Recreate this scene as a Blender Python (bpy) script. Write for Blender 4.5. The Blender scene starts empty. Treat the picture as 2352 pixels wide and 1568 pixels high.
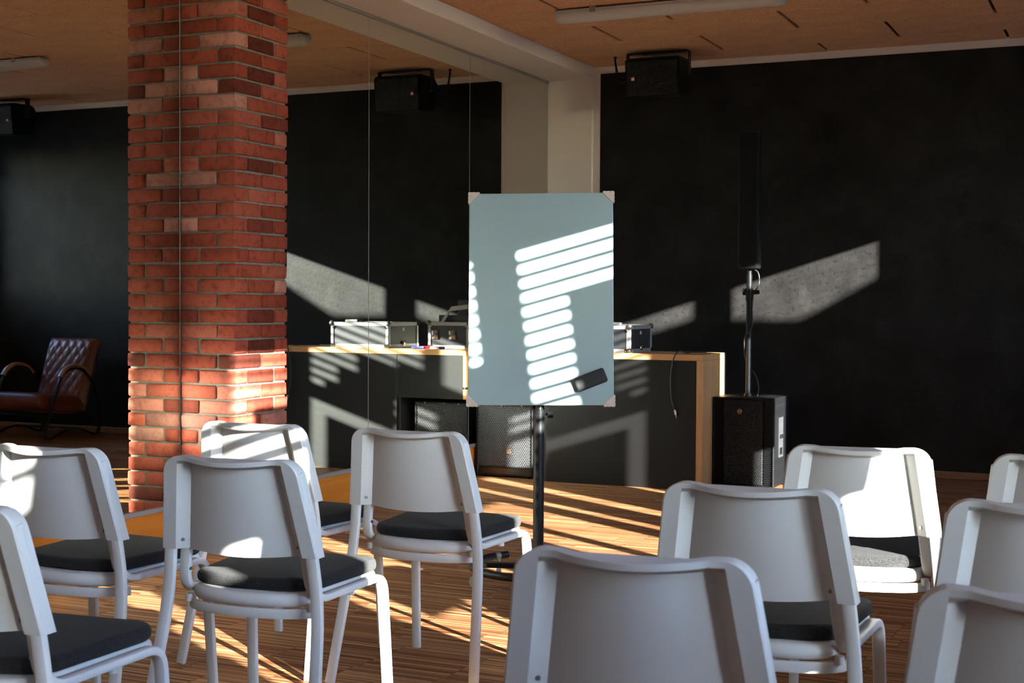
import bpy, bmesh, math, random
from mathutils import Vector, Matrix, noise
SC = bpy.context.scene
COL = SC.collection
PI = math.pi

# ------------------------------------------------------------------ camera
cam_d = bpy.data.cameras.new('camera')
cam = bpy.data.objects.new('camera', cam_d)
COL.objects.link(cam)
CH = 1.18                                   # camera height
MX = -4.193                                 # mirror plane
ax = Vector((2640-1176, -(704-784), -3206)).normalized()          # room's +Y seen from the camera
bx = -Vector((-5850-1176, -(658-784), -3206))
bx = (bx - ax*bx.dot(ax)).normalized()
cx = bx.cross(ax)
cam.matrix_world = Matrix((bx, ax, cx)).to_4x4()
cam.location = (0, 0, CH)
cam_d.sensor_width = 36
cam_d.lens = 3206/2352*36
cam_d.clip_start = .05
cam_d.dof.use_dof = True
cam_d.dof.focus_distance = 5.6
cam_d.dof.aperture_fstop = 9
SC.camera = cam

# ------------------------------------------------------------------ light
SX, SY = .63, .32                           # sun travels (-1, SX, -SY)
sun_d = bpy.data.lights.new('sun', 'SUN')
sun_d.energy = 104
sun_d.angle = math.radians(.36)
sun_d.color = (1, .965, .91)
sun = bpy.data.objects.new('sun', sun_d)
COL.objects.link(sun)
sun.rotation_euler = Vector((-1, SX, -SY)).to_track_quat('-Z', 'Y').to_euler()
sun.location = (9, -3, 6)

w = bpy.data.worlds.new('sky')
SC.world = w
w.use_nodes = True
nt = w.node_tree
sky = nt.nodes.new('ShaderNodeTexSky')
sky.sky_type = 'NISHITA'
sky.sun_disc = False
sky.sun_elevation = math.radians(15)
sky.sun_rotation = math.atan2(1, -SX)
sky.air_density = 1.0
sky.dust_density = 1.2
cool = nt.nodes.new('ShaderNodeMix'); cool.data_type = 'RGBA'; cool.blend_type = 'MULTIPLY'
cool.inputs[0].default_value = 1; cool.inputs[7].default_value = (.66, .92, 1.5, 1)
nt.links.new(sky.outputs[0], cool.inputs[6])
nt.links.new(cool.outputs[2], nt.nodes['Background'].inputs[0])
nt.nodes['Background'].inputs[1].default_value = 4.2

SC.view_settings.view_transform = 'Standard'
SC.view_settings.look = 'None'
SC.view_settings.exposure = 0
SC.view_settings.gamma = 1
SC.view_settings.use_curve_mapping = False
cy = SC.cycles
cy.use_denoising = True
cy.max_bounces = 9
cy.diffuse_bounces = 5
cy.glossy_bounces = 5
cy.transmission_bounces = 6
cy.transparent_max_bounces = 12
cy.sample_clamp_indirect = 4
cy.caustics_refractive = False

# ------------------------------------------------------------------ materials
def new_mat(name):
    m = bpy.data.materials.new(name)
    m.use_nodes = True
    return m, m.node_tree, m.node_tree.nodes['Principled BSDF']

def N(t, kind, **kw):
    n = t.nodes.new('ShaderNode'+kind)
    for k, v in kw.items():
        if k in n.inputs: n.inputs[k].default_value = v
        else: setattr(n, k, v)
    return n

def coords(t, scale=(1, 1, 1), kind='Object'):
    c = N(t, 'TexCoord')
    mp = N(t, 'Mapping')
    mp.inputs['Scale'].default_value = scale
    t.links.new(c.outputs[kind], mp.inputs[0])
    return mp.outputs[0]

def ramp(t, fac, stops):
    r = N(t, 'ValToRGB')
    e = r.color_ramp.elements
    while len(e) < len(stops): e.new(.5)
    for el, (p, c) in zip(e, stops):
        el.position = p
        el.color = (*c, 1)
    t.links.new(fac, r.inputs[0])
    return r.outputs[0]

def bump(t, b, h, strength=.3, dist=.01):
    n = N(t, 'Bump', Strength=strength, Distance=dist)
    t.links.new(h, n.inputs['Height'])
    t.links.new(n.outputs[0], b.inputs['Normal'])

def plain(name, col, rough=.5, metal=0, spec=.5, grain=0, gscale=200, var=.0, vscale=4):
    m, t, b = new_mat(name)
    b.inputs['Base Color'].default_value = (*col, 1)
    b.inputs['Roughness'].default_value = rough
    b.inputs['Metallic'].default_value = metal
    b.inputs['Specular IOR Level'].default_value = spec
    if grain:
        n = N(t, 'TexNoise', Scale=gscale, Detail=2)
        t.links.new(coords(t), n.inputs['Vector'])
        bump(t, b, n.outputs[0], grain, .002)
    if var:
        n = N(t, 'TexNoise', Scale=vscale, Detail=6)
        t.links.new(coords(t), n.inputs['Vector'])
        c = ramp(t, n.outputs[0], [(.3, [x*(1-var) for x in col]), (.7, [min(1, x*(1+var)) for x in col])])
        t.links.new(c, b.inputs['Base Color'])
    return m

def wood(name, c1, c2, axis=0, rough=.45, scale=1, spec=.4):
    m, t, b = new_mat(name)
    s = [40*scale]*3
    s[axis] = 2.2*scale
    n = N(t, 'TexNoise', Scale=1, Detail=6, Roughness=.65, Distortion=.4)
    t.links.new(coords(t, s), n.inputs['Vector'])
    c = ramp(t, n.outputs[0], [(.3, c1), (.7, c2)])
    t.links.new(c, b.inputs['Base Color'])
    b.inputs['Roughness'].default_value = rough
    b.inputs['Specular IOR Level'].default_value = spec
    bump(t, b, n.outputs[0], .15, .002)
    return m

M = {}
M['white_plastic'] = plain('white_plastic', (.68, .675, .66), .42, grain=.05, gscale=900)
M['white_steel'] = plain('white_steel', (.70, .695, .68), .32)
M['screw'] = plain('screw', (.25, .28, .33), .3, 1)
M['white_paint'] = plain('white_paint', (.78, .71, .62), .7, grain=.1, gscale=120)
M['trim_grey'] = plain('trim_grey', (.27, .25, .235), .45, .2)
M['alu'] = plain('brushed_aluminium', (.62, .62, .63), .34, .85)
M['chrome'] = plain('chrome', (.8, .8, .82), .12, 1)
M['black_plastic'] = plain('black_plastic', (.005, .005, .0055), .42, spec=.12, grain=.25, gscale=500)
M['black_steel'] = plain('black_steel', (.009, .0095, .0105), .36, spec=.25, grain=.1, gscale=700)
M['black_case'] = plain('black_laminate', (.014, .0145, .017), .38, spec=.4, grain=.2, gscale=600)
M['rubber'] = plain('rubber', (.010, .010, .011), .55, spec=.25)
M['desk_panel'] = plain('dark_grey_laminate', (.0040, .0035, .0035), .48, grain=.2, gscale=400, spec=.2)
M['oak'] = wood('oak_laminate', (.36, .175, .068), (.53, .285, .12), 0)
M['oak_v'] = wood('oak_laminate_upright', (.36, .175, .068), (.53, .285, .12), 2)
M['orange_wood'] = wood('orange_veneer', (.48, .145, .014), (.62, .21, .028), 1, .45, .6, .15)
M['baseboard'] = wood('brown_baseboard', (.16, .075, .035), (.26, .13, .06), 0)
M['arm_wood'] = wood('arm_wood', (.22, .08, .025), (.36, .15, .05), 1, .35)
M['leather'] = plain('brown_leather', (.10, .020, .009), .40, spec=.35, grain=.15, gscale=150, var=.25, vscale=9)
M['clip'] = plain('beige_clip', (.56, .46, .38), .6, var=.08, vscale=60)
M['caster'] = plain('caster_grey', (.5, .49, .46), .5)
M['lamp'] = plain('lamp_diffuser', (.50, .46, .42), .35)
M['sun_mask'] = plain('grey_sun_mask', (.33, .33, .34), .6)
M['frame'] = plain('window_frame', (.5, .5, .5), .45)
M['slat'] = plain('blind_slat', (.42, .42, .43), .5)
M['red'] = plain('red_plastic', (.6, .01, .02), .35)
M['blue'] = plain('blue_plastic', (.02, .04, .5), .35)
M['white'] = plain('white_print', (.8, .8, .8), .5)
M['copper'] = plain('copper_badge', (.55, .33, .22), .35, .7)
M['silver'] = plain('silver_badge', (.55, .54, .55), .35, .6)
M['paving'] = plain('grey_paving', (.16, .165, .17), .8, var=.1)
M['sun_block'] = plain('grey_sun_block', (.25, .24, .23), .8)
M['felt'] = plain('black_felt', (.012, .012, .013), .75)

def mirror_mat():
    m, t, b = new_mat('mirror_glass')
    b.inputs['Base Color'].default_value = (.80, .83, .76, 1)
    b.inputs['Metallic'].default_value = 1
    b.inputs['Roughness'].default_value = 0
    return m
M['mirror'] = mirror_mat()

def glass_mat():
    m, t, b = new_mat('window_glass')
    t.nodes.remove(b)
    tr = N(t, 'BsdfTransparent'); tr.inputs[0].default_value = (.93, .96, .95, 1)
    gl = N(t, 'BsdfGlossy'); gl.inputs['Roughness'].default_value = .02
    fr = N(t, 'Fresnel', IOR=1.45)
    mx = N(t, 'MixShader')
    t.links.new(fr.outputs[0], mx.inputs[0]); t.links.new(tr.outputs[0], mx.inputs[1]); t.links.new(gl.outputs[0], mx.inputs[2])
    t.links.new(mx.outputs[0], t.nodes['Material Output'].inputs[0])
    return m
M['glass'] = glass_mat()

def board_mat():
    m, t, b = new_mat('glass_board')
    b.inputs['Base Color'].default_value = (.34, .435, .445, 1)
    b.inputs['Roughness'].default_value = .25
    b.inputs['Subsurface Weight'].default_value = .25
    b.inputs['Subsurface Radius'].default_value = (.3, .6, .55)
    b.inputs['Subsurface Scale'].default_value = .03
    return m
M['board'] = board_mat()

def fabric(name, c1, c2):
    m, t, b = new_mat(name)
    n = N(t, 'TexNoise', Scale=420, Detail=2)
    v = coords(t, (1, 2.2, 1))
    t.links.new(v, n.inputs['Vector'])
    c = ramp(t, n.outputs[0], [(.38, c1), (.62, c2)])
    t.links.new(c, b.inputs['Base Color'])
    b.inputs['Roughness'].default_value = .9
    b.inputs['Specular IOR Level'].default_value = .15
    b.inputs['Sheen Weight'].default_value = .04
    bump(t, b, n.outputs[0], .8, .003)
    return m
M['cushion'] = fabric('charcoal_weave', (.008, .0075, .008), (.032, .0295, .031))

def black_wall():
    m, t, b = new_mat('black_stucco')
    v = coords(t)
    n = N(t, 'TexNoise', Scale=5, Detail=9, Roughness=.65)
    n2 = N(t, 'TexNoise', Scale=38, Detail=6, Roughness=.7)
    t.links.new(v, n.inputs['Vector']); t.links.new(v, n2.inputs['Vector'])
    c = ramp(t, n.outputs[0], [(.32, (.0075, .0067, .0065)), (.52, (.0118, .0107, .0104)), (.68, (.0172, .0158, .0155))])
    sp = ramp(t, n2.outputs[0], [(.33, (.30,)*3), (.45, (1,)*3)])
    mx = N(t, 'Mix', data_type='RGBA', blend_type='MULTIPLY')
    mx.inputs[0].default_value = .9
    t.links.new(c, mx.inputs[6]); t.links.new(sp, mx.inputs[7])
    t.links.new(mx.outputs[2], b.inputs['Base Color'])
    b.inputs['Roughness'].default_value = .46
    b.inputs['Specular IOR Level'].default_value = .06
    bump(t, b, n2.outputs[0], .35, .004)
    return m
M['black_wall'] = black_wall()

def ceiling_mat():
    m, t, b = new_mat('wood_wool_board')
    v = coords(t, (1, 1.8, 1), 'Object')
    n = N(t, 'TexNoise', Scale=62, Detail=6, Roughness=.8, Distortion=1.6)
    n2 = N(t, 'TexNoise', Scale=3.5, Detail=4)
    t.links.new(v, n.inputs['Vector']); t.links.new(v, n2.inputs['Vector'])
    c = ramp(t, n.outputs[0], [(.34, (.30, .13, .058)), (.5, (.74, .41, .225)), (.72, (.84, .53, .32))])
    c2 = ramp(t, n2.outputs[0], [(.3, (.88, .86, .84)), (.7, (1, 1, 1))])
    mx = N(t, 'Mix', data_type='RGBA', blend_type='MULTIPLY')
    mx.inputs[0].default_value = 1
    t.links.new(c, mx.inputs[6]); t.links.new(c2, mx.inputs[7])
    t.links.new(mx.outputs[2], b.inputs['Base Color'])
    b.inputs['Roughness'].default_value = .9
    b.inputs['Specular IOR Level'].default_value = .1
    bump(t, b, n.outputs[0], .5, .006)
    return m
M['ceiling'] = ceiling_mat()

def floor_mat():
    """industrial parquet: 9 mm strips on edge, along X, laid in modules whose ends line up"""
    m, t, b = new_mat('strip_parquet')
    tc = N(t, 'TexCoord'); sep = N(t, 'SeparateXYZ')
    t.links.new(tc.outputs['Object'], sep.inputs[0])
    def math_(op, a, c, third=None):
        n = N(t, 'Math', operation=op)
        for i, x in enumerate((a, c) if third is None else (a, c, third)):
            if isinstance(x, (int, float)): n.inputs[i].default_value = x
            else: t.links.new(x, n.inputs[i])
        return n.outputs[0]
    X, Yy = sep.outputs[0], sep.outputs[1]
    row = math_('FLOOR', math_('DIVIDE', Yy, .144), 0)
    wn = N(t, 'TexWhiteNoise', noise_dimensions='1D'); t.links.new(row, wn.inputs['W'])
    xo = math_('ADD', X, math_('MULTIPLY', wn.outputs['Value'], .32))
    xm = math_('DIVIDE', xo, .32)
    xi = math_('FLOOR', xm, 0)
    ys = math_('DIVIDE', Yy, .009)
    yi = math_('FLOOR', ys, 0)
    cmb = N(t, 'CombineXYZ'); t.links.new(xi, cmb.inputs[0]); t.links.new(yi, cmb.inputs[1])
    rn = N(t, 'TexWhiteNoise', noise_dimensions='2D'); t.links.new(cmb.outputs[0], rn.inputs['Vector'])
    grain = N(t, 'TexNoise', Scale=1, Detail=5)
    mp = N(t, 'Mapping'); mp.inputs['Scale'].default_value = (5, 220, 1)
    t.links.new(tc.outputs['Object'], mp.inputs[0]); t.links.new(mp.outputs[0], grain.inputs['Vector'])
    c = ramp(t, rn.outputs['Value'], [(0, (.10, .032, .012)), (.35, (.19, .080, .034)), (.7, (.28, .138, .064)), (1, (.40, .235, .122))])
    g = ramp(t, grain.outputs[0], [(.3, (.74, .72, .70)), (.7, (1.0, 1.0, 1.0))])
    mx = N(t, 'Mix', data_type='RGBA', blend_type='MULTIPLY'); mx.inputs[0].default_value = 1
    t.links.new(c, mx.inputs[6]); t.links.new(g, mx.inputs[7])
    fx = math_('FRACT', xm, 0); fy = math_('FRACT', ys, 0)
    seam = math_('MAXIMUM', math_('LESS_THAN', fx, .007), math_('MULTIPLY', math_('LESS_THAN', fy, .08), .45))
    mx2 = N(t, 'Mix', data_type='RGBA'); mx2.inputs[7].default_value = (.05, .02, .01, 1)
    t.links.new(seam, mx2.inputs[0]); t.links.new(mx.outputs[2], mx2.inputs[6])
    t.links.new(mx2.outputs[2], b.inputs['Base Color'])
    b.inputs['Roughness'].default_value = .5
    b.inputs['Specular IOR Level'].default_value = .03
    inv = math_('SUBTRACT', 1, seam)
    bump(t, b, inv, .15, .001)
    return m
M['floor'] = floor_mat()

def brick_mat():
    m, t, b = new_mat('red_brick')
    oi = N(t, 'ObjectInfo')
    v = coords(t)
    n = N(t, 'TexNoise', Scale=26, Detail=8, Roughness=.7)
    mp = N(t, 'Vector' + 'Math', operation='ADD')
    t.links.new(v, mp.inputs[0]); 
    mul = N(t, 'Math', operation='MULTIPLY'); mul.inputs[1].default_value = 37
    t.links.new(oi.outputs['Random'], mul.inputs[0]); t.links.new(mul.outputs[0], mp.inputs[1])
    t.links.new(mp.outputs[0], n.inputs['Vector'])
    base = ramp(t, oi.outputs['Random'], [(0, (.08, .020, .013)), (.18, (.19, .038, .022)), (.5, (.27, .057, .033)), (.8, (.33, .088, .055)), (.92, (.38, .14, .10)), (1, (.44, .21, .155))])
    d = ramp(t, n.outputs[0], [(.28, (.42, .38, .38)), (.5, (1, 1, 1)), (.78, (1.12, 1.08, 1.05))])
    mx = N(t, 'Mix', data_type='RGBA', blend_type='MULTIPLY'); mx.inputs[0].default_value = .85
    t.links.new(base, mx.inputs[6]); t.links.new(d, mx.inputs[7])
    t.links.new(mx.outputs[2], b.inputs['Base Color'])
    b.inputs['Roughness'].default_value = .85
    b.inputs['Specular IOR Level'].default_value = .06
    n2 = N(t, 'TexNoise', Scale=140, Detail=5)
    t.links.new(mp.outputs[0], n2.inputs['Vector'])
    bump(t, b, n2.outputs[0], .6, .004)
    return m
M['brick'] = brick_mat()
M['mortar'] = plain('mortar', (.15, .135, .105), .95, grain=.8, gscale=90, var=.2, vscale=30)

def grille_mat(name, pitch, col, hole=.30, axes=(0, 2)):
    """perforated steel: staggered round holes"""
    m, t, b = new_mat(name)
    tc = N(t, 'TexCoord'); sep = N(t, 'SeparateXYZ'); t.links.new(tc.outputs['Object'], sep.inputs[0])
    def mt(op, a, c=0.0):
        n = N(t, 'Math', operation=op)
        for i, x in enumerate((a, c)):
            if isinstance(x, (int, float)): n.inputs[i].default_value = x
            else: t.links.new(x, n.inputs[i])
        return n.outputs[0]
    gx = mt('DIVIDE', sep.outputs[axes[0]], pitch)
    gz = mt('DIVIDE', sep.outputs[axes[1]], pitch*1.732)
    def cell(ox):
        a = mt('SUBTRACT', mt('FRACT', mt('ADD', gx, ox)), .5)
        c = mt('MULTIPLY', mt('SUBTRACT', mt('FRACT', mt('ADD', gz, ox)), .5), 1.732)
        return mt('SQRT', mt('ADD', mt('MULTIPLY', a, a), mt('MULTIPLY', c, c)))
    d = mt('MINIMUM', cell(100), cell(100.5))
    c = ramp(t, d, [(hole, (.001, .001, .001)), (hole+.08, col)])
    t.links.new(c, b.inputs['Base Color'])
    h = ramp(t, d, [(hole-.05, (0, 0, 0)), (hole+.16, (1, 1, 1))])
    b.inputs['Roughness'].default_value = .38
    b.inputs['Specular IOR Level'].default_value = .2
    bump(t, b, h, .8, .004)
    return m
M['grille'] = grille_mat('perforated_steel', .0135, (.05, .05, .052), .27)
M['grille_fine'] = grille_mat('fine_perforated_steel', .0115, (.014, .014, .0145), .28)

# ------------------------------------------------------------------ mesh helpers
def build(name, bm, mat, parent=None, smooth=False, loc=(0, 0, 0), rot=(0, 0, 0), sharp=.7):
    me = bpy.data.meshes.new(name)
    bmesh.ops.recalc_face_normals(bm, faces=bm.faces)
    if smooth:
        for f in bm.faces: f.smooth = True
        for e in bm.edges:
            if len(e.link_faces) == 2 and e.calc_face_angle(0) > sharp: e.smooth = False
    bm.to_mesh(me); bm.free()
    me.materials.append(M[mat] if isinstance(mat, str) else mat)
    o = bpy.data.objects.new(name, me)
    COL.objects.link(o)
    o.location = loc; o.rotation_euler = rot
    if parent is not None: o.parent = parent
    return o

def tag(o, label, cat, group=None):
    o['label'] = label; o['category'] = cat
    if group: o['group'] = group
    return o

def thing(name, label, cat, loc=(0, 0, 0), rz=0, group=None):
    o = bpy.data.objects.new(name, None)
    COL.objects.link(o)
    o.empty_display_size = .1
    o.location = loc; o.rotation_euler = (0, 0, rz)
    return tag(o, label, cat, group)

def struct(o):
    o['kind'] = 'structure'
    return o

def box(bm, x0, x1, y0, y1, z0, z1, bev=0, seg=1, mat=None):
    r = bmesh.ops.create_cube(bm, size=1)
    vs = r['verts']
    for v in vs:
        v.co = Vector(((x0+x1)/2+v.co.x*(x1-x0), (y0+y1)/2+v.co.y*(y1-y0), (z0+z1)/2+v.co.z*(z1-z0)))
    if bev:
        es = {e for v in vs for e in v.link_edges}
        r2 = bmesh.ops.bevel(bm, geom=list(es), offset=bev, segments=seg, affect='EDGES', profile=.5)
        vs = list({v for f in r2['faces'] for v in f.verts} | {v for v in vs if v.is_valid})
    if mat is not None: bmesh.ops.transform(bm, matrix=mat, verts=vs)
    return vs

def cbox(x0, x1, y0, y1, z0, z1, bev=0, seg=1):
    bm = bmesh.new(); box(bm, x0, x1, y0, y1, z0, z1, bev, seg); return bm

def cyl(bm, p0, p1, r, r2=None, n=16):
    p0, p1 = Vector(p0), Vector(p1)
    d = p1-p0
    q = d.to_track_quat('Z', 'Y').to_matrix().to_4x4()
    return bmesh.ops.create_cone(bm, cap_ends=True, segments=n, radius1=r, radius2=r if r2 is None else r2, depth=d.length,
                          matrix=Matrix.Translation((p0+p1)/2) @ q)['verts']

def ball(bm, c, r, n=14, sc=(1, 1, 1)):
    return bmesh.ops.create_uvsphere(bm, u_segments=n, v_segments=n//2+2, radius=r, matrix=Matrix.Translation(c) @ Matrix.Diagonal((*sc, 1)))['verts']

def rounded(points, radii, n=6):
    """polyline with its corners rounded"""
    P = [Vector(p) for p in points]
    out = [P[0]]
    for i in range(1, len(P)-1):
        r = radii[i] if isinstance(radii, (list, tuple)) else radii
        if not r: out.append(P[i]); continue
        a, b = (P[i-1]-P[i]), (P[i+1]-P[i])
        ra = min(r, a.length*.48); rb = min(r, b.length*.48)
        A, B = P[i]+a.normalized()*ra, P[i]+b.normalized()*rb
        for k in range(n+1):
            s = k/n
            out.append(A*(1-s)**2 + P[i]*2*s*(1-s) + B*s*s)
    out.append(P[-1])
    return out

def sweep(bm, pts, sec, up=(1, 0, 0), caps=True, closed=False):
    """section SEC (list of (a, b)) swept along PTS; a runs along UP, b across it"""
    pts = [Vector(p) for p in pts]
    rings = []
    n = len(pts)
    up = Vector(up)
    for i, p in enumerate(pts):
        if closed: d = pts[(i+1) % n]-pts[i-1]
        else: d = pts[min(i+1, n-1)]-pts[max(i-1, 0)]
        d.normalize()
        a = (up - d*up.dot(d))
        if a.length < 1e-4: a = d.orthogonal()
        a.normalize()
        b = d.cross(a)
        rings.append([bm.verts.new(p + a*s + b*q) for s, q in sec])
    m = len(sec)
    for i in range(n if closed else n-1):
        A, B = rings[i], rings[(i+1) % n]
        for k in range(m):
            bm.faces.new((A[k], A[(k+1) % m], B[(k+1) % m], B[k]))
    if caps and not closed:
        bm.faces.new(list(reversed(rings[0]))); bm.faces.new(rings[-1])

def circ(r, n=10): return [(r*math.cos(2*PI*k/n), r*math.sin(2*PI*k/n)) for k in range(n)]

def rrect(w, h, r, n=2):
    out = []
    for cxs, cys, a0 in ((1, 1, 0), (-1, 1, 90), (-1, -1, 180), (1, -1, 270)):
        for k in range(n+1):
            a = math.radians(a0+90*k/n)
            out.append((cxs*(w/2-r)+r*math.cos(a), cys*(h/2-r)+r*math.sin(a)))
    return out

def smooth_path(ctrl, n=8):
    """Catmull-Rom through the control points"""
    P = [Vector(c) for c in ctrl]
    P = [P[0]*2-P[1]] + P + [P[-1]*2-P[-2]]
    out = []
    for i in range(1, len(P)-2):
        p0, p1, p2, p3 = P[i-1:i+3]
        for k in range(n):
            s = k/n
            out.append(.5*((2*p1)+(p2-p0)*s+(2*p0-5*p1+4*p2-p3)*s*s+(3*p1-p0-3*p2+p3)*s**3))
    out.append(P[-2])
    return out

def prism(bm, poly, depth, mat=None):
    """polygon in the XZ plane, extruded along +Y by DEPTH"""
    A = [bm.verts.new((x, 0, z)) for x, z in poly]
    B = [bm.verts.new((x, depth, z)) for x, z in poly]
    n = len(poly)
    bm.faces.new(A); bm.faces.new(list(reversed(B)))
    for i in range(n): bm.faces.new((A[i], B[i], B[(i+1) % n], A[(i+1) % n]))
    if mat is not None: bmesh.ops.transform(bm, matrix=mat, verts=A+B)

def text_mesh(name, body, size, mat, parent, loc, rot, depth=.001, shear=0):
    c = bpy.data.curves.new(name, 'FONT')
    c.body = body; c.size = size; c.extrude = depth; c.align_x = 'CENTER'; c.align_y = 'CENTER'; c.shear = shear; c.offset = size*.022
    tmp = bpy.data.objects.new(name+'_text', c)
    COL.objects.link(tmp)
    dg = bpy.context.evaluated_depsgraph_get()
    me = bpy.data.meshes.new_from_object(tmp.evaluated_get(dg))
    bpy.data.objects.remove(tmp)
    me.materials.clear(); me.materials.append(M[mat])
    o = bpy.data.objects.new(name, me)
    COL.objects.link(o)
    o.location = loc; o.rotation_euler = rot; o.parent = parent
    return o

# ------------------------------------------------------------------ room shell
CEIL, YB, XO, XR, YR = 2.955, 9.87, -3.835, 1.90, -4.2
struct(build('floor', cbox(-4.4, XR+.3, YR-.2, YB+.2, -.12, 0), 'floor'))
ceil = struct(build('ceiling', cbox(-4.4, XR+.3, YR-.2, YB+.2, CEIL+.025, CEIL+.15), plain('ceiling_lath', (.16, .075, .04), .9)))
random.seed(3)
protos = {}
def ceiling_panel(x0, x1, y0, y1):
    wx, wy = round(x1-x0, 3), round(y1-y0, 3)
    if (wx, wy) not in protos:
        o = build('ceiling_panel', cbox(-wx/2, wx/2, -wy/2, wy/2, 0, .024, .004), 'ceiling')
        protos[(wx, wy)] = o.data
    else:
        o = bpy.data.objects.new('ceiling_panel', protos[(wx, wy)]); COL.objects.link(o)
    o.location = ((x0+x1)/2, (y0+y1)/2, CEIL+random.choice((0, .0008, .0015)))
    o.parent = ceil
yrow = 8.402-.568*22
k = 0
while yrow < YB:
    y0, y1 = max(yrow, YR), min(yrow+.568, YB)
    if y1-y0 > .03:
        xs = -3.28 if (k % 2 == 0) else -2.74
        x = xs-1.2
        while x < XR:
            a, c = max(x+.011, XO), min(x+1.189, XR)
            if c-a > .03: ceiling_panel(a, c, y0+.0016, y1-.0016)
            x += 1.2
    yrow += .568; k += 1

wb = struct(build('wall_back', cbox(-4.4, XR+.3, YB, YB+.2, 0, CEIL+.02), 'white_paint'))
build('black_paint', cbox(-3.782, XR, YB-.004, YB+.001, .05, 2.905), 'black_wall', wb)
struct(build('baseboard_back', cbox(-2.05+.0, XR, YB-.016, YB-.0041, 0, .048, .003), 'baseboard'))

bm = bmesh.new()
box(bm, -4.4, -4.201, YR, YB, 0, CEIL+.02)             # wall behind the mirror
box(bm, -4.2, XO, YR, YB-.0002, 2.870, CEIL+.02, .004)         # beam over the mirror
box(bm, -4.2, XO, 9.832, YB-.0001, 0, 2.8698, .003)         # white jamb at the mirror's far end
wl = struct(build('wall_left', bm, 'white_paint'))
struct(build('wall_rear', cbox(-4.4, XR+.3, YR-.2, YR, 0, CEIL+.02), plain('grey_paint', (.22, .225, .23), .7)))
pl = struct(build('trim_1', cbox(-4.2, MX+.001, 5.822, 9.83, 0, .1955), 'orange_wood'))
struct(build('trim_2', cbox(-4.2, MX+.001, YR, 5.384, 0, .1955), 'orange_wood'))
struct(build('trim_3', cbox(-4.2, MX+.012, 5.822, 9.83, .196, .219, .002), 'trim_grey'))
struct(build('trim_4', cbox(-4.2, MX+.012, YR, 5.384, .196, .219, .002), 'trim_grey'))
struct(build('trim_5', cbox(-4.2, MX+.006, YR, 9.83, 2.8525, 2.8695, .001), 'trim_grey'))

# mirror
mir = thing('wall_mirror', 'wall-high frameless mirror of upright panes left of the bar, above the orange plinth', 'mirror', (MX, 7, .22))
ys_ = [9.829, 8.483, 7.146, 5.822]
yl_ = [5.384-1.34*i for i in range(8)]
for a, c in list(zip(ys_[1:], ys_[:-1])) + list(zip(yl_[1:], yl_[:-1])):
    a = max(a, YR)
    o = build('mirror_pane', cbox(-.0065, 0, a+.0036-7, c-.0036-7, .0, 2.6322, 0), 'mirror', mir)

for y in (8.483, 7.146, 5.8216, 5.3838):
    build('seam', cbox(-.0062, -.0009, y-.0035-7, y+.0035-7, .0, 2.6322), 'trim_grey', mir)

# right wall with its strip of windows
XW = XR
def yw(u): return u-SX*XW
def zw(v): return v+SY*XW
SILL, HEAD = zw(.45), zw(2.19)
WIN = [(-1.86, -1.26), (-1.18, -.58), (-.50, -.10), (-.02, .32), (.40, .98), (1.07, 1.78), (1.88, 2.72), (2.91, 3.61), (3.77, 4.45),
       (4.60, 5.30), (5.45, 5.99), (6.06, 6.66), (6.85, 7.956), (8.11, 8.79), (10.15, 10.80)]
bm = bmesh.new()
def span(i): return (.2, 2.15) if i < 5 else (1.25, 2.55) if i == 14 else (SILL, HEAD)
for i, (a, c) in enumerate(WIN):
    z0, z1 = span(i)
    box(bm, XW, XW+.03, yw(a), yw(c), 0, z0); box(bm, XW, XW+.03, yw(a), yw(c), z1, CEIL+.02)
edges = [YR]
for a, c in WIN: edges += [yw(a), yw(c)]
edges.append(YB)
for i in range(0, len(edges), 2): box(bm, XW, XW+.03, edges[i], edges[i+1], 0, CEIL+.02)
wr = struct(build('wall_right', bm, plain('dark_grey_paint', (.16, .16, .165), .7)))
# unseen boards added at the windows to mask the sun into patches: (u0, u1, v0, v1)
SUN_MASK = {
        5: [(1.07, 1.125, .45, 1.50), (1.07, 1.125, 1.585, 1.615), (1.07, 1.125, 1.71, 1.85), (1.125, 1.47, .45, 1.85), (1.47, 1.545, .45, 1.9), (1.535, 1.605, .45, 1.155), (1.535, 1.605, 1.237, 1.9), (1.605, 1.78, .45, 1.9)],
        6: [(2.19, 2.57, .60, 1.87), (1.88, 2.05, .45, .9), (1.88, 2.02, .9, 1.36), (2.57, 2.72, .55, 1.87)],
        7: [(3.08, 3.38, .78, 1.93), (3.38, 3.42, .90, 1.22), (3.38, 3.55, 1.22, 1.93), (3.55, 3.61, 1.22, 1.74)],
        8: [(3.955, 4.45, .45, 1.92), (3.80, 3.89, .80, 1.36)],
        9: [(4.80, 4.90, .45, 1.9), (4.60, 4.80, 1.12, 1.9), (4.90, 5.30, 1.12, 1.9)],
        10: [(5.55, 5.82, .45, 1.88), (5.82, 5.99, 1.3, 1.9)],
        11: [(6.06, 6.20, .45, 1.30), (6.06, 6.20, 1.49, 1.55), (6.06, 6.20, 1.68, 1.93), (6.20, 6.56, .45, 1.36), (6.20, 6.66, 1.44, 1.53), (6.20, 6.40, 1.53, 1.9), (6.40, 6.50, 1.53, 1.74), (6.50, 6.57, 1.53, 1.62)],
        12: [(6.85, 7.27, .45, 2.05), (7.375, 7.66, 1.33, 2.05), (7.27, 7.375, 1.72, 2.05), (7.27, 7.365, .97, 1.38), (7.66, 7.956, .45, 1.95)],
        13: [(8.11, 8.79, .45, 1.66)]}
SLATS = {6: (1.52, 1.68, .0675), 7: (1.72, 2.18, .062), 8: (1.073, 2.19, .062), 11: (1.55, 2.18, .066)}
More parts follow.
